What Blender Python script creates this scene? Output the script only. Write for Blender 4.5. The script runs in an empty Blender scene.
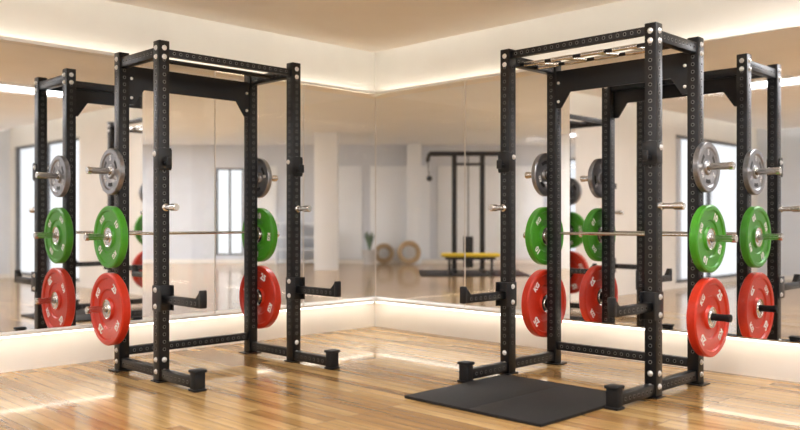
import bpy, bmesh, math, random
from mathutils import Vector, Matrix
random.seed(4)
scn = bpy.context.scene
COL = scn.collection
scn.view_settings.view_transform = 'Standard'
scn.view_settings.exposure = 0.06

# ------------------------------------------------------------ materials
def new_mat(name):
    m = bpy.data.materials.new(name); m.use_nodes = True
    nt = m.node_tree
    return m, nt, nt.nodes['Principled BSDF']

def pmat(name, col, rough=0.5, metal=0.0, noise=0.0, scale=30.0, bump=0.0, coat=0.0, spec=0.5):
    m, nt, b = new_mat(name)
    b.inputs['Roughness'].default_value = rough
    b.inputs['Metallic'].default_value = metal
    b.inputs['Coat Weight'].default_value = coat
    b.inputs['Specular IOR Level'].default_value = spec
    b.inputs['Base Color'].default_value = (*col, 1)
    if noise > 0 or bump > 0:
        tc = nt.nodes.new('ShaderNodeTexCoord')
        n = nt.nodes.new('ShaderNodeTexNoise'); n.inputs['Scale'].default_value = scale
        n.inputs['Detail'].default_value = 4
        nt.links.new(tc.outputs['Object'], n.inputs['Vector'])
        if noise > 0:
            r = nt.nodes.new('ShaderNodeValToRGB')
            r.color_ramp.elements[0].position = 0.3; r.color_ramp.elements[1].position = 0.7
            r.color_ramp.elements[0].color = (*[c*(1-noise) for c in col], 1)
            r.color_ramp.elements[1].color = (*[min(1, c*(1+noise)) for c in col], 1)
            nt.links.new(n.outputs['Fac'], r.inputs['Fac'])
            nt.links.new(r.outputs['Color'], b.inputs['Base Color'])
        if bump > 0:
            bp = nt.nodes.new('ShaderNodeBump'); bp.inputs['Strength'].default_value = bump
            bp.inputs['Distance'].default_value = 0.002
            nt.links.new(n.outputs['Fac'], bp.inputs['Height'])
            nt.links.new(bp.outputs['Normal'], b.inputs['Normal'])
    return m

def emat(name, col, s):
    m, nt, b = new_mat(name)
    b.inputs['Base Color'].default_value = (*col, 1)
    b.inputs['Emission Color'].default_value = (*col, 1)
    b.inputs['Emission Strength'].default_value = s
    return m

M_black = pmat('powder_coat_black', (0.008, 0.008, 0.009), 0.36, 0.0, 0.1, 400, 0.1, spec=0.40)
M_holeedge = pmat('hole_edge', (0.20, 0.197, 0.19), 0.4, 0.2)
M_holeshade = pmat('hole_shade', (0.002, 0.002, 0.002), 0.8, spec=0.05)
M_chrome = pmat('chrome', (0.68, 0.66, 0.63), 0.24, 1.0)
M_bolt = pmat('zinc_bolt', (0.85, 0.84, 0.82), 0.3, 0.6)
M_rubber = pmat('rubber_black', (0.010, 0.010, 0.011), 0.55, 0, 0.2, 200, 0.2, spec=0.3)
M_mat = pmat('rubber_mat_grain', (0.016, 0.015, 0.015), 0.62, 0, 0.5, 120, 0.8, spec=0.28)
M_red = pmat('bumper_red', (0.62, 0.030, 0.008), 0.34, 0, 0.06, 60)
M_green = pmat('bumper_green', (0.065, 0.33, 0.018), 0.34, 0, 0.06, 60)
M_grey = pmat('plate_grey', (0.30, 0.30, 0.31), 0.30, 0.8, 0.12, 50)
M_slot = pmat('slot_shade', (0.05, 0.05, 0.052), 0.5, 0.3)
M_white = pmat('white_print', (0.95, 0.93, 0.9), 0.5)
M_greymark = pmat('grey_print', (0.75, 0.75, 0.75), 0.5)
M_cream = pmat('wall_cream_paint', (0.90, 0.87, 0.81), 0.85, 0, 0.02, 3)
M_grwall = pmat('wall_grey_paint', (0.78, 0.81, 0.85), 0.85, 0, 0.02, 3)
M_hall = pmat('wall_white_paint', (0.70, 0.73, 0.78), 0.85, 0, 0.02, 3)
M_panelw = pmat('wall_panel_white', (0.93, 0.95, 0.97), 0.8, 0, 0.02, 3)
M_ceil = pmat('ceiling_tan_paint', (0.95, 0.92, 0.87), 0.9, 0, 0.02, 2)
M_ceilw = pmat('ceiling_white_paint', (0.84, 0.87, 0.91), 0.9, 0, 0.02, 2)
M_mirror = pmat('mirror_silver', (0.91, 0.92, 0.94), 0.025, 1.0)
M_edge = pmat('mirror_edge', (0.25, 0.3, 0.28), 0.3)
M_frame = pmat('window_frame_dark', (0.09, 0.09, 0.095), 0.5)
M_seam = pmat('joint_strip', (0.80, 0.78, 0.75), 0.4)
M_trimw = pmat('baseboard_paint', (0.88, 0.85, 0.79), 0.6)
M_yellow = pmat('vinyl_yellow', (0.85, 0.62, 0.03), 0.45, 0, 0.05, 30)
M_gold = pmat('ring_tan', (0.42, 0.29, 0.15), 0.45, 0.1, 0.1, 30)
M_leaf = pmat('leaf_green', (0.11, 0.19, 0.10), 0.6, 0, 0.4, 12)
M_pot = pmat('pot_ceramic', (0.6, 0.58, 0.55), 0.5, 0, 0.1, 20)
M_soil = pmat('soil', (0.05, 0.035, 0.02), 0.9, 0, 0.4, 60)
M_led = emat('led_warm', (1.0, 0.92, 0.80), 5.5)
M_cove = emat('led_cove', (1.0, 0.92, 0.80), 6.5)
M_ledlow = emat('led_warm_low', (1.0, 0.93, 0.82), 7.0)
M_panel = emat('lamp_diffuser', (0.98, 0.98, 1.0), 18.5)
M_hallfill = emat('hall_fill_diffuser', (0.95, 0.97, 1.0), 54)

def glass_mat():
    m, nt, b = new_mat('window_glass')
    tr = nt.nodes.new('ShaderNodeBsdfTransparent'); gl = nt.nodes.new('ShaderNodeBsdfGlossy')
    gl.inputs['Roughness'].default_value = 0.05
    mx = nt.nodes.new('ShaderNodeMixShader'); mx.inputs['Fac'].default_value = 0.04
    nt.links.new(tr.outputs[0], mx.inputs[1]); nt.links.new(gl.outputs[0], mx.inputs[2])
    nt.links.new(mx.outputs[0], nt.nodes['Material Output'].inputs['Surface'])
    return m
M_glass = glass_mat()

def wood_mat():
    m, nt, b = new_mat('oak_plank_floor')
    N = nt.nodes.new; L = nt.links.new
    tc = N('ShaderNodeTexCoord')
    br = N('ShaderNodeTexBrick')
    br.inputs['Scale'].default_value = 1.0
    br.inputs['Brick Width'].default_value = 1.3
    br.inputs['Row Height'].default_value = 0.085
    br.inputs['Mortar Size'].default_value = 0.0016
    br.inputs['Mortar Smooth'].default_value = 0.2
    br.offset = 0.37; br.offset_frequency = 3
    br.inputs['Color1'].default_value = (0, 0, 0, 1)
    br.inputs['Color2'].default_value = (1, 1, 1, 1)
    br.inputs['Mortar'].default_value = (0, 0, 0, 1)
    L(tc.outputs['Object'], br.inputs['Vector'])
    mp = N('ShaderNodeMapping'); mp.inputs['Scale'].default_value = (1.0, 18, 1)
    L(tc.outputs['Object'], mp.inputs['Vector'])
    cm = N('ShaderNodeVectorMath'); cm.operation = 'ADD'
    sc = N('ShaderNodeVectorMath'); sc.operation = 'SCALE'; sc.inputs['Scale'].default_value = 17
    L(br.outputs['Color'], sc.inputs[0]); L(mp.outputs[0], cm.inputs[0]); L(sc.outputs[0], cm.inputs[1])
    n = N('ShaderNodeTexNoise'); n.inputs['Scale'].default_value = 1.5; n.inputs['Detail'].default_value = 7
    n.inputs['Distortion'].default_value = 0.8
    L(cm.outputs[0], n.inputs['Vector'])
    r1 = N('ShaderNodeValToRGB')
    r1.color_ramp.elements[0].color = (0.33, 0.178, 0.060, 1)
    r1.color_ramp.elements[1].color = (0.64, 0.425, 0.185, 1)
    e = r1.color_ramp.elements.new(0.5); e.color = (0.50, 0.31, 0.122, 1)
    L(br.outputs['Color'], r1.inputs['Fac'])
    r2 = N('ShaderNodeValToRGB')
    r2.color_ramp.elements[0].position = 0.3; r2.color_ramp.elements[0].color = (0.70, 0.66, 0.59, 1)
    r2.color_ramp.elements[1].position = 0.62; r2.color_ramp.elements[1].color = (1.08, 1.05, 1.0, 1)
    L(n.outputs['Fac'], r2.inputs['Fac'])
    mu = N('ShaderNodeMix'); mu.data_type = 'RGBA'; mu.blend_type = 'MULTIPLY'; mu.inputs[0].default_value = 1
    L(r1.outputs[0], mu.inputs[6]); L(r2.outputs[0], mu.inputs[7])
    mo = N('ShaderNodeMix'); mo.data_type = 'RGBA'
    L(br.outputs['Fac'], mo.inputs[0]); L(mu.outputs[2], mo.inputs[6])
    mo.inputs[7].default_value = (0.12, 0.06, 0.02, 1)
    L(mo.outputs[2], b.inputs['Base Color'])
    b.inputs['Roughness'].default_value = 0.20
    b.inputs['Specular IOR Level'].default_value = 0.42
    b.inputs['Coat Weight'].default_value = 0.30
    b.inputs['Coat Roughness'].default_value = 0.06
    bp = N('ShaderNodeBump'); bp.inputs['Strength'].default_value = 0.05; bp.inputs['Distance'].default_value = 0.002
    L(n.outputs['Fac'], bp.inputs['Height']); L(bp.outputs[0], b.inputs['Normal'])
    return m
M_wood = wood_mat()

# ------------------------------------------------------------ mesh helpers
def bbox_(bm, lo, hi, mat=0, bev=0.0, seg=2):
    lo = Vector(lo); hi = Vector(hi)
    vs = [bm.verts.new((x, y, z)) for x in (lo.x, hi.x) for y in (lo.y, hi.y) for z in (lo.z, hi.z)]
    idx = [(0,1,3,2),(4,6,7,5),(0,4,5,1),(2,3,7,6),(0,2,6,4),(1,5,7,3)]
    fs = [bm.faces.new([vs[i] for i in q]) for q in idx]
    for f in fs: f.material_index = mat
    if bev > 0:
        es = list({e for f in fs for e in f.edges})
        r = bmesh.ops.bevel(bm, geom=es, offset=bev, segments=seg, affect='EDGES', profile=0.5)
        for f in r['faces']: f.material_index = mat

def prism(bm, pts, z0, z1, mat=0):
    a = [bm.verts.new((p[0], p[1], z0)) for p in pts]; b = [bm.verts.new((p[0], p[1], z1)) for p in pts]
    bm.faces.new(a).material_index = mat; bm.faces.new(b[::-1]).material_index = mat
    for i in range(len(pts)):
        j = (i+1) % len(pts)
        bm.faces.new([a[i], a[j], b[j], b[i]]).material_index = mat

def frame_of(d):
    d = Vector(d).normalized()
    a = Vector((0, 0, 1)) if abs(d.z) < 0.9 else Vector((1, 0, 0))
    s = d.cross(a).normalized(); t = s.cross(d).normalized()
    return d, s, t

def disk(bm, c, nrm, r, mat=0, n=8):
    d, s, t = frame_of(nrm); c = Vector(c)
    f = bm.faces.new([bm.verts.new(c + s*r*math.cos(2*math.pi*i/n) + t*r*math.sin(2*math.pi*i/n)) for i in range(n)])
    f.material_index = mat

def lathe(bm, origin, axis, prof, n=32, mat=0, closed=False, smooth=True):
    d, s, t = frame_of(axis); o = Vector(origin)
    rings = []
    for p in prof:
        r, h = p[0], p[1]
        if r < 1e-6: rings.append([bm.verts.new(o + d*h)])
        else: rings.append([bm.verts.new(o + d*h + (s*math.cos(2*math.pi*i/n) + t*math.sin(2*math.pi*i/n))*r) for i in range(n)])
    pairs = list(zip(range(len(rings)-1), range(1, len(rings))))
    if closed: pairs.append((len(rings)-1, 0))
    for a, b in pairs:
        A, B = rings[a], rings[b]
        m = prof[b][2] if len(prof[b]) > 2 else mat
        for i in range(n):
            j = (i+1) % n
            if len(A) == 1 and len(B) == 1: continue
            if len(A) == 1: f = bm.faces.new([A[0], B[i], B[j]])
            elif len(B) == 1: f = bm.faces.new([A[i], B[0], A[j]])
            else: f = bm.faces.new([A[i], B[i], B[j], A[j]])
            f.material_index = m; f.smooth = smooth

def cyl(bm, p0, p1, r, n=16, mat=0, bev=0.0):
    p0 = Vector(p0); p1 = Vector(p1); L = (p1-p0).length
    b = bev if bev else min(r*0.15, L*0.2)
    lathe(bm, p0, p1-p0, [(0,0),(r-b,0),(r,b),(r,L-b),(r-b,L),(0,L)], n, mat)

def hole(bm, c, nrm, r=0.012):  # flat discs; the dark centre paints the shade inside an open hole
    c = Vector(c); nn = Vector(nrm)
    disk(bm, c+nn*0.0005, nn, r, 1, 10)
    disk(bm, c+nn*0.0011, nn, r*0.68, 2, 8)

def finish(name, bm, mats, parent=None, loc=(0,0,0), rot=0.0, recalc=True):
    if recalc: bmesh.ops.recalc_face_normals(bm, faces=bm.faces)
    me = bpy.data.meshes.new(name); bm.to_mesh(me); bm.free()
    for m in mats: me.materials.append(m)
    try: me.set_sharp_from_angle(angle=math.radians(35))
    except Exception: pass
    ob = bpy.data.objects.new(name, me); COL.objects.link(ob)
    ob.location = loc; ob.rotation_euler = (0, 0, rot)
    if parent: ob.parent = parent
    return ob

def empty(name, loc, rot, label, cat, group=None):
    e = bpy.data.objects.new(name, None); COL.objects.link(e)
    e.empty_display_size = 0.1
    e.location = loc; e.rotation_euler = (0, 0, rot)
    e['label'] = label; e['category'] = cat
    if group: e['group'] = group
    return e

def struct(ob):
    ob['kind'] = 'structure'; return ob

# ------------------------------------------------------------ room
H = 2.98; HC = 2.72; U = 10.0; V = 10.0
WL = -0.13; WR = 0.05
S2 = math.sqrt(0.5)
def hw(hx, hy):
    return ((hx-hy)*S2, (hx+hy)*S2)
def simple_box(name, lo, hi, mat, bev=0.0, rot=0.0):
    bm = bmesh.new(); bbox_(bm, lo, hi, 0, bev)
    return finish(name, bm, [mat], rot=rot)
HX, HY = 7.5, 12.5
outline = [(U+0.15, -V-0.15), (U+0.15, WR+0.15), (7.25, WR+0.15), hw(HX+0.15, -2.5), hw(HX+0.15, HY+0.15), hw(-HX-0.15, HY+0.15), hw(-HX-0.15, -2.5), (-0.28, -7.25), (-0.28, -V-0.15)]
bm = bmesh.new(); prism(bm, outline, -0.1, 0); struct(finish('floor', bm, [M_wood]))
bm = bmesh.new(); prism(bm, outline, H, H+0.1); struct(finish('ceiling', bm, [M_ceilw]))
CV = 0.30
bm = bmesh.new()
bbox_(bm, (WL+CV, -V+CV, HC), (U-CV, WR-CV, HC+0.05))
for hx_, hy_ in ((1.5, -1.5), (8, -1.5), (1.5, -8.5), (8, -8.5)):
    bbox_(bm, (hx_, hy_, HC+0.05), (hx_+0.1, hy_+0.1, H))
struct(finish('ceiling_drop', bm, [M_ceil]))
c0 = HC+0.05
struct(simple_box('trim_24', (WL+CV+0.02, -V+CV+0.05, c0), (WL+CV+0.045, WR-CV-0.05, c0+0.02), M_cove))
struct(simple_box('trim_25', (WL+CV+0.05, WR-CV-0.045, c0), (U-CV-0.05, WR-CV-0.02, c0+0.02), M_cove))
struct(simple_box('trim_26', (WL+CV+0.05, -V+CV+0.02, c0), (U-CV-0.05, -V+CV+0.045, c0+0.02), M_cove))
struct(simple_box('trim_27', (U-CV-0.045, -V+CV+0.05, c0), (U-CV-0.02, WR-CV-0.05, c0+0.02), M_cove))

ZB, ZT = 0.29, 2.355
GV, GU = 2.55, 2.31
MV, MU = 3.85, 4.25
def wall(name, axis, face, out, a0, a1, openings, mats, rot=0.0):
    bm = bmesh.new()
    t0, t1 = sorted((face, face+out*0.12))
    def add(b0, b1, z0, z1):
        if b1-b0 < 1e-4 or z1-z0 < 1e-4: return
        if axis == 'x': bbox_(bm, (t0, b0, z0), (t1, b1, z1))
        else: bbox_(bm, (b0, t0, z0), (b1, t1, z1))
    cur = a0
    for (b0, b1, z0, z1) in sorted(openings):
        add(cur, b0, 0, H); add(b0, b1, 0, z0); add(b0, b1, z1, H); cur = b1
    add(cur, a1, 0, H)
    return struct(finish(name, bm, mats, rot=rot))

win_L = [(-9.4, -6.8, 0.08, 2.45)]
win_R = [(7.0, 9.8, 0.08, 2.45)]
win_B = [(3.6, 6.0, 0.2, 2.45)]
win_S = [(-9.7, -7.8, 0.2, 2.45), (-3.2, -0.5, 0.2, 2.45)]
win_H = [(-4.45, -3.75, 0.2, 2.4), (4.2, 5.4, 0.2, 2.4)]
wall('wall_left', 'x', WL, -1, -V, WR+0.12, win_L + [(-GV, WR+0.12, ZB, ZT)], [M_cream])
wall('wall_right', 'y', WR, 1, WL, U, win_R + [(WL, GU, ZB, ZT)], [M_cream])
wall('wall_back', 'y', -V, -1, WL-0.12, U+0.12, win_B, [M_grwall])
wall('wall_side', 'x', U, 1, -V, WR+0.12, win_S, [M_grwall])
r45 = math.pi/4
wall('wall_standin_end', 'y', HY, 1, -HX-0.12, HX+0.12, win_H, [M_hall], r45)  # walls of an added hall that replaces the corner mirrors' reflection
wall('wall_standin_west', 'x', -HX, -1, -2.55, HY, [(2.0, 9.0, 0.3, 2.4)], [M_hall], r45)
wall('wall_standin_east', 'x', HX, 1, -2.55, HY, [(2.0, 9.0, 0.3, 2.4)], [M_hall], r45)
wall('wall_standin_north', 'x', 7.1, 1, WR+0.12, 3.6, [], [M_hall])
wall('wall_standin_south', 'y', -7.1, -1, -3.6, WL-0.12, [], [M_hall])

wn = 0
def window(axis, face, out, o, rot=0.0):
    global wn
    wn += 1
    b0, b1, z0, z1 = o
    bm = bmesh.new()
    c = face+out*0.06
    def add(p0, p1, q0, q1, th=0.03, m=0):
        if axis == 'x': bbox_(bm, (c-th, p0, q0), (c+th, p1, q1), m)
        else: bbox_(bm, (p0, c-th, q0), (p1, c+th, q1), m)
    w = 0.045
    add(b0, b1, z0, z0+w); add(b0, b1, z1-w, z1)
    add(b0, b0+w, z0+w, z1-w); add(b1-w, b1, z0+w, z1-w)
    mid = (b0+b1)/2
    add(mid-w/2, mid+w/2, z0+w, z1-w)
    add(b0+w, b1-w, z0+w, z1-w, 0.003, 1)
    struct(finish('window_%d' % wn, bm, [M_frame, M_glass], rot=rot))
for o in win_L: window('x', WL, -1, o)
for o in win_R: window('y', WR, 1, o)
for o in win_B: window('y', -V, -1, o)
for o in win_S: window('x', U, 1, o)
for o in win_H: window('y', HY, 1, o, r45)

def standin_pane(axis, a0, a1):  # clear glazing added where the corner walls are mirror
    global wn
    wn += 1
    bm = bmesh.new()
    if axis == 'x': bbox_(bm, (-0.034, a0, ZB), (-0.022, a1, ZT))
    else: bbox_(bm, (a0, -0.038, ZB), (a1, -0.026, ZT))
    struct(finish('window_%d' % wn, bm, [M_glass]))
standin_pane('x', -GV+0.003, -1.913); standin_pane('x', -1.907, -0.963); standin_pane('x', -0.957, -0.045)
standin_pane('y', -0.016, 1.147); standin_pane('y', 1.153, GU-0.003)
struct(simple_box('trim_1', (-0.030, -0.044, ZB), (-0.022, -0.036, ZT), M_seam))
struct(simple_box('trim_6', (-0.034, -1.9125, ZB), (-0.022, -1.9075, ZT), M_seam))
struct(simple_box('trim_7', (-0.034, -0.9625, ZB), (-0.022, -0.9575, ZT), M_seam))
struct(simple_box('trim_8', (1.1475, -0.038, ZB), (1.1525, -0.026, ZT), M_seam))
struct(simple_box('trim_2', (WL, -MV, ZB-0.02), (-0.02, -0.02, ZB), M_trimw))
struct(simple_box('trim_3', (-0.02, -0.04, ZB-0.02), (MU, WR, ZB), M_trimw))
struct(simple_box('trim_4', (WL, -MV, ZT), (-0.02, -0.02, ZT+0.012), M_trimw))
struct(simple_box('trim_5', (-0.02, -0.04, ZT), (MU, WR, ZT+0.012), M_trimw))
struct(simple_box('baseboard_back', (WL+0.012, -V, 0), (U-0.012, -V+0.012, 0.08), M_trimw))
struct(simple_box('baseboard_side', (U-0.012, -V, 0), (U, WR-0.012, 0.08), M_trimw))

XM = -0.07; YM = -0.10
def mirror(axis, a0, a1):
    bm = bmesh.new()
    if axis == 'x': bbox_(bm, (XM-0.02, a0, ZB), (XM, a1, ZT), 0)
    else: bbox_(bm, (a0, YM, ZB), (a1, YM+0.02, ZT), 0)
    ob = finish('wall_mirror', bm, [M_mirror])
    ob['label'] = 'large frameless wall mirror panel with backlit edges'
    ob['category'] = 'mirror'; ob['group'] = 'mirror panels on the gym walls'
    bm = bmesh.new()
    if axis == 'x': bbox_(bm, (WL, a0+0.08, ZB+0.12), (XM-0.02, a1-0.08, ZT-0.12))
    else: bbox_(bm, (a0+0.08, YM+0.02, ZB+0.12), (a1-0.08, WR, ZT-0.12))
    finish('backing_board', bm, [M_edge], ob)
g = 0.002
mirror('x', -MV, -GV-g)
mirror('y', GU+g, MU)

struct(simple_box('trim_20', (-0.085, -MV, ZT+0.012), (-0.062, -0.06, ZT+0.020), M_led))
struct(simple_box('trim_21', (-0.02, -0.018, ZT+0.012), (MU, 0.005, ZT+0.020), M_led))
struct(simple_box('trim_28', (-0.024, -MV, ZT+0.012), (-0.02, -0.02, ZT+0.024), M_trimw))
struct(simple_box('trim_29', (-0.02, -0.04, ZT+0.012), (MU, -0.036, ZT+0.024), M_trimw))
struct(simple_box('trim_22', (-0.06, -MV, ZB-0.032), (-0.04, -0.06, ZB-0.02), M_ledlow))
struct(simple_box('trim_23', (-0.02, -0.035, ZB-0.032), (MU, -0.015, ZB-0.02), M_ledlow))

pi = 30
for (a, b) in [(-3.6, -2.9), (-1.35, -0.75), (-0.55, 0.95), (1.15, 3.8)]:
    struct(simple_box('trim_%d' % pi, (a, HY-0.04, 0.12), (b, HY, 2.45), M_panelw, 0.008, r45)); pi += 1
struct(simple_box('trim_%d' % pi, (-HX, HY-0.02, 0), (HX, HY, 0.1), M_trimw, 0.0, r45)); pi += 1

def ceil_light(cx, cy, lx, ly, rot=0.0, mat=None, z=H):
    bm = bmesh.new()
    bbox_(bm, (-lx/2-0.02, -ly/2-0.02, z-0.04), (lx/2+0.02, ly/2+0.02, z), 0, 0.004)
    ob = finish('ceiling_light', bm, [M_trimw], loc=(cx, cy, 0), rot=rot)
    ob['label'] = 'slim linear ceiling light with white diffuser'; ob['category'] = 'ceiling light'
    ob['group'] = 'linear ceiling lights'
    bm = bmesh.new()
    bbox_(bm, (-lx/2, -ly/2, z-0.048), (lx/2, ly/2, z-0.04))
    finish('diffuser', bm, [mat or M_panel], ob)
for cx, cy, lx, ly in [(4.2, -2.4, 0.3, 3.6), (2.4, -4.3, 2.6, 0.3), (7.6, -3.4, 0.3, 4.2),  # first two, by the racks, added out of view for brightness
                       (4.6, -7.6, 4.4, 0.3), (8.8, -7.6, 0.3, 3.0)]:
    ceil_light(cx, cy, lx, ly, z=HC)
for hx, hy, lx, ly in [(0.0, 0.95, 1.4, 0.3), (-5.9, 7.0, 0.35, 6.5), (5.9, 7.0, 0.35, 6.5)]:  # fill lights added to brighten the hall, mostly kept out of sight
    p = hw(hx, hy); ceil_light(p[0], p[1], lx, ly, r45, M_hallfill)

# ------------------------------------------------------------ power rack
PW = 0.04; XW = 0.56; YF = -0.285; YB = 0.285; RH = 2.3
BM = [M_black, M_holeedge, M_holeshade]
def holes_line(bm, start, step, count, nrm):
    s = Vector(start); d = Vector(step)
    for i in range(count): hole(bm, s+d*i, nrm)

def bolt(parent, p, nrm, r=0.014):
    bm = bmesh.new(); n = Vector(nrm)
    lathe(bm, Vector(p), n, [(r*1.3, 0), (r*1.3, 0.002), (r, 0.003), (r*0.95, 0.009), (r*0.5, 0.013), (0, 0.014)], 12)
    return finish('bolt', bm, [M_bolt], parent)

def build_rack(loc, rot, label, pin_side, multi, darkpeg):
    R = empty('power_rack', loc, rot, label, 'power rack', 'power racks')
    for sx in (-1, 1):
        for y, front in ((YF, True), (YB, False)):
            x = sx*XW
            bm = bmesh.new()
            bbox_(bm, (x-PW, y-PW, 0.006), (x+PW, y+PW, RH), 0, 0.006)
            for nrm in ((1,0,0), (-1,0,0), (0,1,0), (0,-1,0)):
                N = Vector(nrm)
                holes_line(bm, Vector((x, y, 0.22)) + N*PW, (0, 0, 0.05), 40, nrm)
            e_ = 0.012 if front else 0.03
            bbox_(bm, (x-PW-e_, y-PW-0.012, 0), (x+PW+e_, y+PW+e_, 0.008), 0)
            up = finish('upright', bm, BM, R)
            fy = -1 if front else 1
            for z in (2.25, 2.19, 0.15, 0.07):
                bolt(up, (x+sx*PW, y, z), (sx, 0, 0))
                bolt(up, (x, y+fy*PW, z), (0, fy, 0))
        x = sx*XW
        bm = bmesh.new(); bbox_(bm, (x-0.028, YF+PW, 0.03), (x+0.028, YB-PW, 0.095), 0, 0.005)
        for s in (-1, 1): holes_line(bm, (x+s*0.028, -0.2, 0.062), (0, 0.05, 0), 9, (s, 0, 0))
        finish('base_rail', bm, BM, R)
        bm = bmesh.new(); bbox_(bm, (x-0.03, -0.74, 0.018), (x+0.03, YF-PW, 0.085), 0, 0.006)
        for s in (-1, 1): holes_line(bm, (x+s*0.03, -0.67, 0.052), (0, 0.05, 0), 7, (s, 0, 0))
        finish('foot', bm, BM, R)
        bm = bmesh.new()
        bbox_(bm, (x-0.040, -0.775, 0.0), (x+0.040, -0.715, 0.125), 0, 0.008)
        bbox_(bm, (x-0.046, -0.785, 0.0), (x+0.046, -0.705, 0.016), 0, 0.005)
        bbox_(bm, (x-0.046, -0.785, 0.118), (x+0.046, -0.705, 0.138), 0, 0.006)
        finish('foot_cap', bm, [M_rubber], R)
        bm = bmesh.new(); bbox_(bm, (x-0.03, YF+PW, 2.19), (x+0.03, YB-PW, 2.26), 0, 0.005)
        for s in (-1, 1): holes_line(bm, (x+s*0.03, -0.2, 2.225), (0, 0.05, 0), 9, (s, 0, 0))
        finish('top_side_beam', bm, BM, R)
        te = -0.765 if multi else -0.80
        bm = bmesh.new(); z = 0.56
        bbox_(bm, (x-0.022, te, z-0.030), (x+0.022, YF-PW-0.004, z+0.026), 0, 0.005)
        bbox_(bm, (x-0.024, te-0.02, z-0.030), (x+0.024, te+0.008, z+0.085), 0, 0.007)
        q = [(te+0.008, z+0.025), (te+0.008, z+0.07), (te+0.055, z+0.025)]
        A = [bm.verts.new((x-0.02, p[0], p[1])) for p in q]; B_ = [bm.verts.new((x+0.02, p[0], p[1])) for p in q]
        bm.faces.new(A); bm.faces.new(B_[::-1])
        for i in range(3): bm.faces.new([A[i], A[(i+1) % 3], B_[(i+1) % 3], B_[i]])
        for s in (-1, 1):
            bbox_(bm, (x+s*0.046-0.004, YF-PW-0.04, z-0.08), (x+s*0.046+0.004, YF+PW-0.005, z+0.09), 0, 0.002)
            holes_line(bm, (x+s*0.022, te+0.05, z-0.002), (0, 0.05, 0), 7, (s, 0, 0))
        bbox_(bm, (x-0.046, YF-PW-0.014, z-0.08), (x+0.046, YF-PW-0.003, z+0.09), 0, 0.002)
        arm = finish('spotter_arm', bm, BM, R)
        for s in (-1, 1):
            bolt(arm, (x+s*0.050, YF-0.01, z+0.06), (s, 0, 0)); bolt(arm, (x+s*0.050, YF-0.01, z-0.05), (s, 0, 0))
        bm = bmesh.new(); z = 1.50
        bbox_(bm, (x-0.046, YF-PW-0.012, z-0.075), (x+0.046, YF-PW-0.002, z+0.075), 0, 0.002)
        for s in (-1, 1):
            bbox_(bm, (x+s*0.046-0.004, YF-PW-0.012, z-0.065), (x+s*0.046+0.004, YF+0.02, z+0.065), 0, 0.002)
        cyl(bm, (x, YF-PW-0.012, z-0.03), (x, YF-PW-0.06, z-0.03), 0.014, 14, 0)
        bbox_(bm, (x-0.02, YF-PW-0.068, z-0.05), (x+0.02, YF-PW-0.056, z+0.012), 0, 0.004)
        jh = finish('bar_hook', bm, BM, R)
        for s in (-1, 1): bolt(jh, (x+s*0.050, YF, z+0.035), (s, 0, 0))
        d = Vector((0, -1, 0))
        if pin_side and sx == pin_side: d = Vector((sx, 0, 0))
        p = Vector((x, YF, 1.175)) + d*PW
        bm = bmesh.new()
        lathe(bm, p, d, [(0,0),(0.026,0),(0.026,0.02),(0.018,0.024),(0.018,0.095),(0.024,0.10),(0.024,0.155),(0.019,0.16),(0,0.16)], 18)
        pin = finish('steel_pin', bm, [M_chrome], R); pin['label'] = 'polished steel storage pin'
        for z, lo, dark in ((1.44, 0.22, False), (0.97, 0.235, False), (0.455, 0.20 if darkpeg else 0.225, darkpeg)):
            bm = bmesh.new(); p = Vector((x+sx*PW, YB, z)); dd = Vector((sx, 0, 0))
            lathe(bm, p, dd, [(0,0),(0.040,0),(0.040,0.010),(0.0235,0.013),(0.0235,lo-0.035),(0.026,lo-0.03),(0.026,lo-0.003),(0.022,lo),(0,lo)], 20)
            pg = finish('storage_peg', bm, [M_rubber if dark else M_chrome], R)
            pg['label'] = 'black storage peg' if dark else 'steel storage peg'
    if multi:
        zc = 2.26
        bm = bmesh.new(); bbox_(bm, (-XW+PW, YF-0.022, zc-0.025), (XW-PW, YF+0.022, zc+0.025), 0, 0.004)
        for i in range(20): hole(bm, (-0.475+0.05*i, YF-0.022, zc), (0, -1, 0), 0.012)
        for i in range(20): hole(bm, (-0.475+0.05*i, YF+0.022, zc), (0, 1, 0), 0.012)
    else:
        zc = 2.225
        bm = bmesh.new(); bbox_(bm, (-XW+PW, YF-0.02, zc-0.024), (XW-PW, YF+0.02, zc+0.024), 0, 0.004)
        for i in range(20): hole(bm, (-0.475+0.05*i, YF-0.02, zc), (0, -1, 0), 0.011)
    finish('front_top_beam', bm, BM, R)
    bm = bmesh.new()
    pts = [(-0.52, 2.21), (-0.52, 1.93), (-0.48, 1.93), (-0.40, 2.045), (0.40, 2.045), (0.48, 1.93), (0.52, 1.93), (0.52, 2.21)]
    a = [bm.verts.new((p[0], YB-0.03, p[1])) for p in pts]; b = [bm.verts.new((p[0], YB-0.018, p[1])) for p in pts]
    bm.faces.new(a); bm.faces.new(b[::-1])
    for i in range(len(pts)): bm.faces.new([a[i], a[(i+1) % 8], b[(i+1) % 8], b[i]])
    bbox_(bm, (-XW+PW, YB-0.02, 2.15), (XW-PW, YB+0.025, 2.21), 0, 0.004)
    nm = finish('back_top_panel', bm, BM, R)
    for sx in (-1, 1):
        for z in (2.12, 1.98): bolt(nm, (sx*0.50, YB-0.03, z), (0, -1, 0), 0.009)
    bm = bmesh.new(); bbox_(bm, (-XW+PW, YB-0.025, 0.11), (XW-PW, YB+0.025, 0.17), 0, 0.005)
    for i in range(20): hole(bm, (-0.475+0.05*i, YB-0.025, 0.14), (0, -1, 0))
    for i in range(20): hole(bm, (-0.475+0.05*i, YB+0.025, 0.14), (0, 1, 0))
    finish('rear_base_beam', bm, BM, R)
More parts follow.
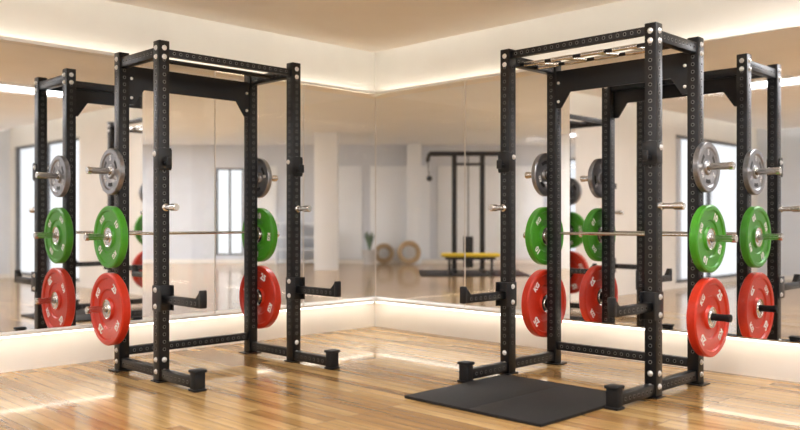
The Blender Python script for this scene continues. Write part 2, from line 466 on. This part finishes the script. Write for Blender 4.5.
    if multi:
        zb = 2.205
        bm = bmesh.new()
        for y in (-0.17, 0.0): cyl(bm, (-XW+0.02, y, zb), (XW-0.02, y, zb), 0.013, 16, 0)
        pb = finish('pull_up_bar', bm, [M_black], R)
        for xg in (-0.38, -0.13, 0.12, 0.37):
            bm = bmesh.new(); cyl(bm, (xg-0.04, -0.157, zb), (xg+0.04, -0.013, zb), 0.012, 14, 0)
            gp = finish('grip_bar', bm, [M_chrome], pb); gp['label'] = 'knurled steel grip bar'
        for xa in (-0.50, -0.27, -0.03, 0.21):
            for y in (-0.17, 0.0):
                bm = bmesh.new(); cyl(bm, (xa, y, zb), (xa+0.18, y, zb), 0.0155, 16, 0)
                gp = finish('grip_sleeve', bm, [M_chrome], pb); gp['label'] = 'knurled steel grip sleeve'
    else:
        bm = bmesh.new(); cyl(bm, (-XW+0.03, -0.02, 2.225), (XW-0.03, -0.02, 2.225), 0.016, 16, 0)
        finish('pull_up_bar', bm, [M_black], R)
    bm = bmesh.new(); cyl(bm, (-XW+PW, YB, 0.99), (XW-PW, YB, 0.99), 0.011, 14, 0)
    sb = finish('cross_bar', bm, [M_chrome], R); sb['label'] = 'thin polished steel cross bar'
    return R

RACK_L = (0.665, -2.39, 0, math.pi/2)
RACK_R = (2.99, -0.775, 0, 0.0)
build_rack(RACK_L[:3], RACK_L[3], 'black steel power rack with weight plates beside the mirrored wall', 0, False, False)
build_rack(RACK_R[:3], RACK_R[3], 'black steel power rack with a rubber mat at its feet', 1, True, True)

# ------------------------------------------------------------ plates
def text_mesh(txt, size, ext=0.0008):
    cu = bpy.data.curves.new('t', 'FONT'); cu.body = txt; cu.size = size
    cu.extrude = ext; cu.align_x = 'CENTER'; cu.align_y = 'CENTER'; cu.resolution_u = 3; cu.offset = size*0.045
    o = bpy.data.objects.new('t', cu); COL.objects.link(o)
    bpy.context.view_layer.update()
    dg = bpy.context.evaluated_depsgraph_get()
    me = bpy.data.meshes.new_from_object(o.evaluated_get(dg))
    bpy.data.objects.remove(o); bpy.data.curves.remove(cu)
    return me

def add_marks(bm, items, xface, midx):
    for txt, size, rad, ang in items:
        me = text_mesh(txt, size)
        for s in (1, -1):
            base = Matrix(((0,0,1,0),(1,0,0,0),(0,1,0,0),(0,0,0,1)))
            M = Matrix.Rotation(0 if s > 0 else math.pi, 4, 'Z') @ Matrix.Rotation(-math.radians(ang), 4, 'X') @ Matrix.Translation((xface, 0, rad)) @ base
            tmp = bmesh.new(); tmp.from_mesh(me); tmp.transform(M)
            for f in tmp.faces: f.material_index = midx
            m2 = bpy.data.meshes.new('x'); tmp.to_mesh(m2); tmp.free()
            bm.from_mesh(m2); bpy.data.meshes.remove(m2)
        bpy.data.meshes.remove(me)

def plate_meshes(R_, T, mat, items, mmat, iron=False):
    bm = bmesh.new(); h = T/2; r0 = 0.0265
    if not iron:
        half = [(0.075, h*0.85), (0.083, h*0.28), (R_*0.52, h*0.25), (R_*0.555, h*0.56), (R_*0.83, h*0.60), (R_*0.86, h*0.97), (R_-0.010, h), (R_, h*0.72)]
        xf = h*0.59
    else:
        half = [(0.045, h*1.0), (0.052, h*0.4), (R_*0.36, h*0.40), (R_*0.40, h*0.55), (R_*0.74, h*0.55), (R_*0.80, h*0.97), (R_-0.006, h), (R_, h*0.7)]
        xf = h*0.55
    rin = 0.040 if iron else 0.070
    prof = [(rin, -half[0][1])] + [(r, -x) for r, x in half] + [(r, x) for r, x in reversed(half)] + [(rin, half[0][1])]
    lathe(bm, (0,0,0), (1,0,0), prof, 56, 0, closed=True)
    bmesh.ops.recalc_face_normals(bm, faces=bm.faces)
    if iron:
        for s in (1, -1):
            for c in (45, 165, 285):
                a = [math.radians(c-20+4*i) for i in range(11)]
                vs = [bm.verts.new((s*(xf+0.0006), 0.108*math.sin(t), 0.108*math.cos(t))) for t in a] + \
                     [bm.verts.new((s*(xf+0.0006), 0.082*math.sin(t), 0.082*math.cos(t))) for t in reversed(a)]
                f = bm.faces.new(vs if s > 0 else vs[::-1]); f.material_index = 2  # flat dark patch, shade of a grip slot put into the colour
    add_marks(bm, items, xf+0.0012, 1)
    ob = finish('disc', bm, [mat, mmat, M_slot], recalc=False); me = ob.data
    bpy.data.objects.remove(ob)
    bm = bmesh.new(); ho = h*0.9
    hp = [(r0,-ho),(r0+0.012,-ho),(r0+0.016,-ho*0.75),(rin-0.006,-ho*0.7),(rin+0.001,-ho*0.9),(rin+0.001,ho*0.9),(rin-0.006,ho*0.7),(r0+0.016,ho*0.75),(r0+0.012,ho),(r0,ho)]
    lathe(bm, (0,0,0), (1,0,0), hp, 40, 0, closed=True)
    o2 = finish('hub', bm, [M_chrome]); mh = o2.data; bpy.data.objects.remove(o2)
    return me, mh

def ringmarks(a, b, sa, sb, r):
    return [(a, sa, r, 30), (b, sb, r, 120), (a, sa, r, 210), (b, sb, r, 300)]
kinds = {}
kinds['red'] = (*plate_meshes(0.260, 0.066, M_red, ringmarks('25', 'KG', 0.072, 0.055, 0.181), M_white), 0.066)
kinds['green'] = (*plate_meshes(0.223, 0.058, M_green, ringmarks('10', 'KG', 0.062, 0.048, 0.155), M_white), 0.058)
kinds['grey'] = (*plate_meshes(0.166, 0.04, M_grey, [('5', 0.05, 0.096, 105), ('KG', 0.036, 0.096, 225), ('5', 0.05, 0.096, 345)], M_greymark, True), 0.04)

def plate(kind, world_m, label):
    me, mh, T = kinds[kind]
    ob = bpy.data.objects.new('weight_plate', me); COL.objects.link(ob)
    ob.matrix_world = world_m
    ob['label'] = label; ob['category'] = 'weight plate'; ob['group'] = 'weight plates on the racks'
    c = bpy.data.objects.new('hub', mh); COL.objects.link(c); c.parent = ob; c['label'] = 'polished steel hub'
    return ob
labs = {'red': 'large red bumper plate with white markings on the lowest peg',
        'green': 'green bumper plate with white markings on the middle peg',
        'grey': 'small grey iron plate on the top peg'}
for (lx, ly, lz, rz) in (RACK_L, RACK_R):
    M = Matrix.Translation((lx, ly, lz)) @ Matrix.Rotation(rz, 4, 'Z')
    for sx in (-1, 1):
        for kind, z in (('grey', 1.44), ('green', 0.97), ('red', 0.455)):
            T = kinds[kind][2]
            x = sx*(XW+PW+0.0165+T/2)
            m = M @ Matrix.Translation((x, YB, z-0.0028)) @ Matrix.Rotation(0 if sx > 0 else math.pi, 4, 'Z') @ Matrix.Rotation(random.uniform(-0.5, 0.5), 4, 'X')
            plate(kind, m, labs[kind])

bm = bmesh.new()
bbox_(bm, (2.49, -2.17, 0), (2.994, -1.18, 0.018), 0, 0.004); bbox_(bm, (2.994, -2.17, 0), (3.50, -1.18, 0.018), 0, 0.004)
ob = finish('rubber_mat', bm, [M_mat]); ob['label'] = 'square black rubber floor mat in front of the rack'; ob['category'] = 'floor mat'

# ------------------------------------------------------------ added hall behind the glazing, standing in for mirror reflections
def hloc(X, Y, z=0):
    p = hw(X+0.2, Y-8.35); return (p[0], p[1], z)
cn = 60
def column(X, Y, w, d):
    global cn
    ob = simple_box('trim_%d' % cn, (-w/2, -d/2, 0), (w/2, d/2, H), M_panelw, 0.01, r45); cn += 1
    ob.location = hloc(X, Y); struct(ob)
column(-1.60, 18.0, 0.5, 0.4); column(3.7, 18.5, 0.5, 0.4); column(0.35, 20.55, 0.35, 0.3)
S = empty('shelf_unit', hloc(-2.5, 20.5), r45, 'low white open shelf unit against the wall', 'shelf')
bm = bmesh.new()
for x in (-0.55, 0.0, 0.53): bbox_(bm, (x-0.015, -0.17, 0), (x+0.015, 0.17, 1.0))
finish('side_panel', bm, [M_panelw], S)
for z in (0.05, 0.35, 0.65, 1.0):
    bm = bmesh.new(); bbox_(bm, (-0.565, -0.17, z), (0.545, 0.17, z+0.025)); finish('shelf', bm, [M_panelw], S)

R = empty('cable_machine', hloc(1.35, 17.2), r45, 'black cable crossover frame on a dark mat', 'cable machine')
for sx in (-0.22, 0.36):
    bm = bmesh.new(); bbox_(bm, (sx-0.05, -0.05, 0.012), (sx+0.05, 0.05, 2.45), 0, 0.005); finish('upright', bm, [M_black], R)
    bm = bmesh.new(); bbox_(bm, (sx-0.04, -0.4, 0.012), (sx+0.04, 0.4, 0.07), 0, 0.005); finish('foot', bm, [M_black], R)
bm = bmesh.new()
cyl(bm, (0.07, 0, 0.07), (0.07, 0, 2.42), 0.012); bbox_(bm, (-0.03, -0.06, 0.1), (0.17, 0.06, 0.75), 0, 0.01)
finish('weight_stack', bm, [M_black], R)
bm = bmesh.new(); cyl(bm, (-0.74, 0, 2.47), (0.88, 0, 2.47), 0.05)
cyl(bm, (-0.74, 0, 2.47), (-0.78, -0.05, 2.30), 0.04); cyl(bm, (0.88, 0, 2.47), (0.92, -0.05, 2.30), 0.04)
finish('top_beam', bm, [M_black], R)
bm = bmesh.new(); cyl(bm, (-0.74, -0.08, 1.95), (-0.74, -0.02, 1.95), 0.06, 18); cyl(bm, (-0.745, -0.05, 2.0), (-0.78, -0.05, 2.32), 0.01)
finish('cable_handle', bm, [M_black], R)
bm = bmesh.new(); cyl(bm, (-0.22, -0.03, 2.25), (0.36, -0.03, 2.25), 0.028)
finish('cross_bar', bm, [M_black], R)
ob = simple_box('rubber_mat', (-0.95, -1.3, 0), (1.2, 0.7, 0.012), M_mat, 0.004, r45); ob.location = hloc(1.35, 17.2)
ob['label'] = 'large dark rubber mat under the cable machine'; ob['category'] = 'floor mat'
B = empty('weight_bench', hloc(1.4, 16.4, 0.012), r45, 'flat weight bench with bright yellow pad', 'weight bench')
bm = bmesh.new(); bbox_(bm, (-0.58, -0.13, 0.345), (0.58, 0.13, 0.42), 0, 0.03, 4); finish('pad', bm, [M_yellow], B)
bm = bmesh.new(); bbox_(bm, (-0.5, -0.03, 0.29), (0.5, 0.03, 0.345), 0, 0.004)
for x in (-0.42, 0.42):
    bbox_(bm, (x-0.025, -0.025, 0.04), (x+0.025, 0.025, 0.30)); bbox_(bm, (x-0.03, -0.22, 0), (x+0.03, 0.22, 0.05), 0, 0.004)
finish('frame', bm, [M_black], B)
for X, Y, rr in ((-0.40, 20.62, 0.25), (0.22, 20.18, 0.29)):
    bm = bmesh.new(); lathe(bm, (0,0,0), (0,1,0), [(rr-0.12,-0.04),(rr-0.10,-0.05),(rr-0.03,-0.05),(rr,-0.03),(rr,0.03),(rr-0.03,0.05),(rr-0.10,0.05),(rr-0.12,0.04)], 40, closed=True)
    ob = finish('exercise_ring', bm, [M_gold])
    ob.matrix_world = Matrix.Translation(hloc(X, Y, rr+0.005)) @ Matrix.Rotation(r45, 4, 'Z') @ Matrix.Rotation(math.radians(-10), 4, 'X')
    ob['label'] = 'thick tan ring leaning against the pale wall'; ob['category'] = 'exercise ring'; ob['group'] = 'tan rings by the wall'

def plant(loc, h):
    P = empty('potted_plant', loc, random.random()*6, 'tall leafy green plant in a pale ceramic pot', 'potted plant', 'potted plants')
    bm = bmesh.new()
    lathe(bm, (0,0,0), (0,0,1), [(0,0),(0.13,0),(0.19,0.34),(0.20,0.36),(0.18,0.36),(0.17,0.32),(0,0.32)], 28)
    finish('pot', bm, [M_pot], P)
    bm = bmesh.new(); lathe(bm, (0,0,0.325), (0,0,1), [(0,0),(0.165,0),(0.165,0.01),(0,0.014)], 24); finish('soil', bm, [M_soil], P)
    bm = bmesh.new()
    for k in range(60):
        a = random.uniform(0, 6.28); L = h*random.uniform(0.4, 1.0); lean = random.uniform(0.1, 0.6); w = random.uniform(0.02, 0.035)
        prev = None
        for i in range(9):
            t = i/8; r = lean*L*t*t*0.6+0.02; z = 0.33+L*t*(1-0.35*lean*t)
            c = Vector((r*math.cos(a), r*math.sin(a), z)); s = Vector((-math.sin(a), math.cos(a), 0))*w*(math.sin(math.pi*min(1, t*0.93+0.05)))
            cur = (bm.verts.new(c-s), bm.verts.new(c+Vector((0, 0, -w*0.25*t))), bm.verts.new(c+s))
            if prev:
                bm.faces.new([prev[0], prev[1], cur[1], cur[0]]); bm.faces.new([prev[1], prev[2], cur[2], cur[1]])
            prev = cur
    finish('foliage', bm, [M_leaf], P, recalc=False)
plant(hloc(-0.75, 20.25), 0.55)

# ------------------------------------------------------------ world, camera
w = bpy.data.worlds.new('World'); scn.world = w; w.use_nodes = True
bg = w.node_tree.nodes['Background']
sky = w.node_tree.nodes.new('ShaderNodeTexGradient')
tc = w.node_tree.nodes.new('ShaderNodeTexCoord'); mp = w.node_tree.nodes.new('ShaderNodeMapping')
mp.inputs['Rotation'].default_value = (0, math.radians(90), 0)
w.node_tree.links.new(tc.outputs['Generated'], mp.inputs['Vector'])
w.node_tree.links.new(mp.outputs[0], sky.inputs[0])
rp = w.node_tree.nodes.new('ShaderNodeValToRGB')
rp.color_ramp.elements[0].color = (0.96, 0.98, 1, 1); rp.color_ramp.elements[1].color = (0.87, 0.93, 1, 1)
w.node_tree.links.new(sky.outputs[0], rp.inputs[0]); w.node_tree.links.new(rp.outputs[0], bg.inputs['Color'])
bg.inputs['Strength'].default_value = 1.2

cam = bpy.data.cameras.new('camera'); co = bpy.data.objects.new('camera', cam); COL.objects.link(co)
co.location = (6.046, -5.763, 1.09); co.rotation_euler = (math.pi/2, 0, math.pi/4)
cam.sensor_width = 36; cam.lens = 37.2; cam.shift_y = 0.00625; cam.clip_start = 0.05
cam.dof.use_dof = True; cam.dof.focus_distance = 5.9; cam.dof.aperture_fstop = 1.1
scn.camera = co
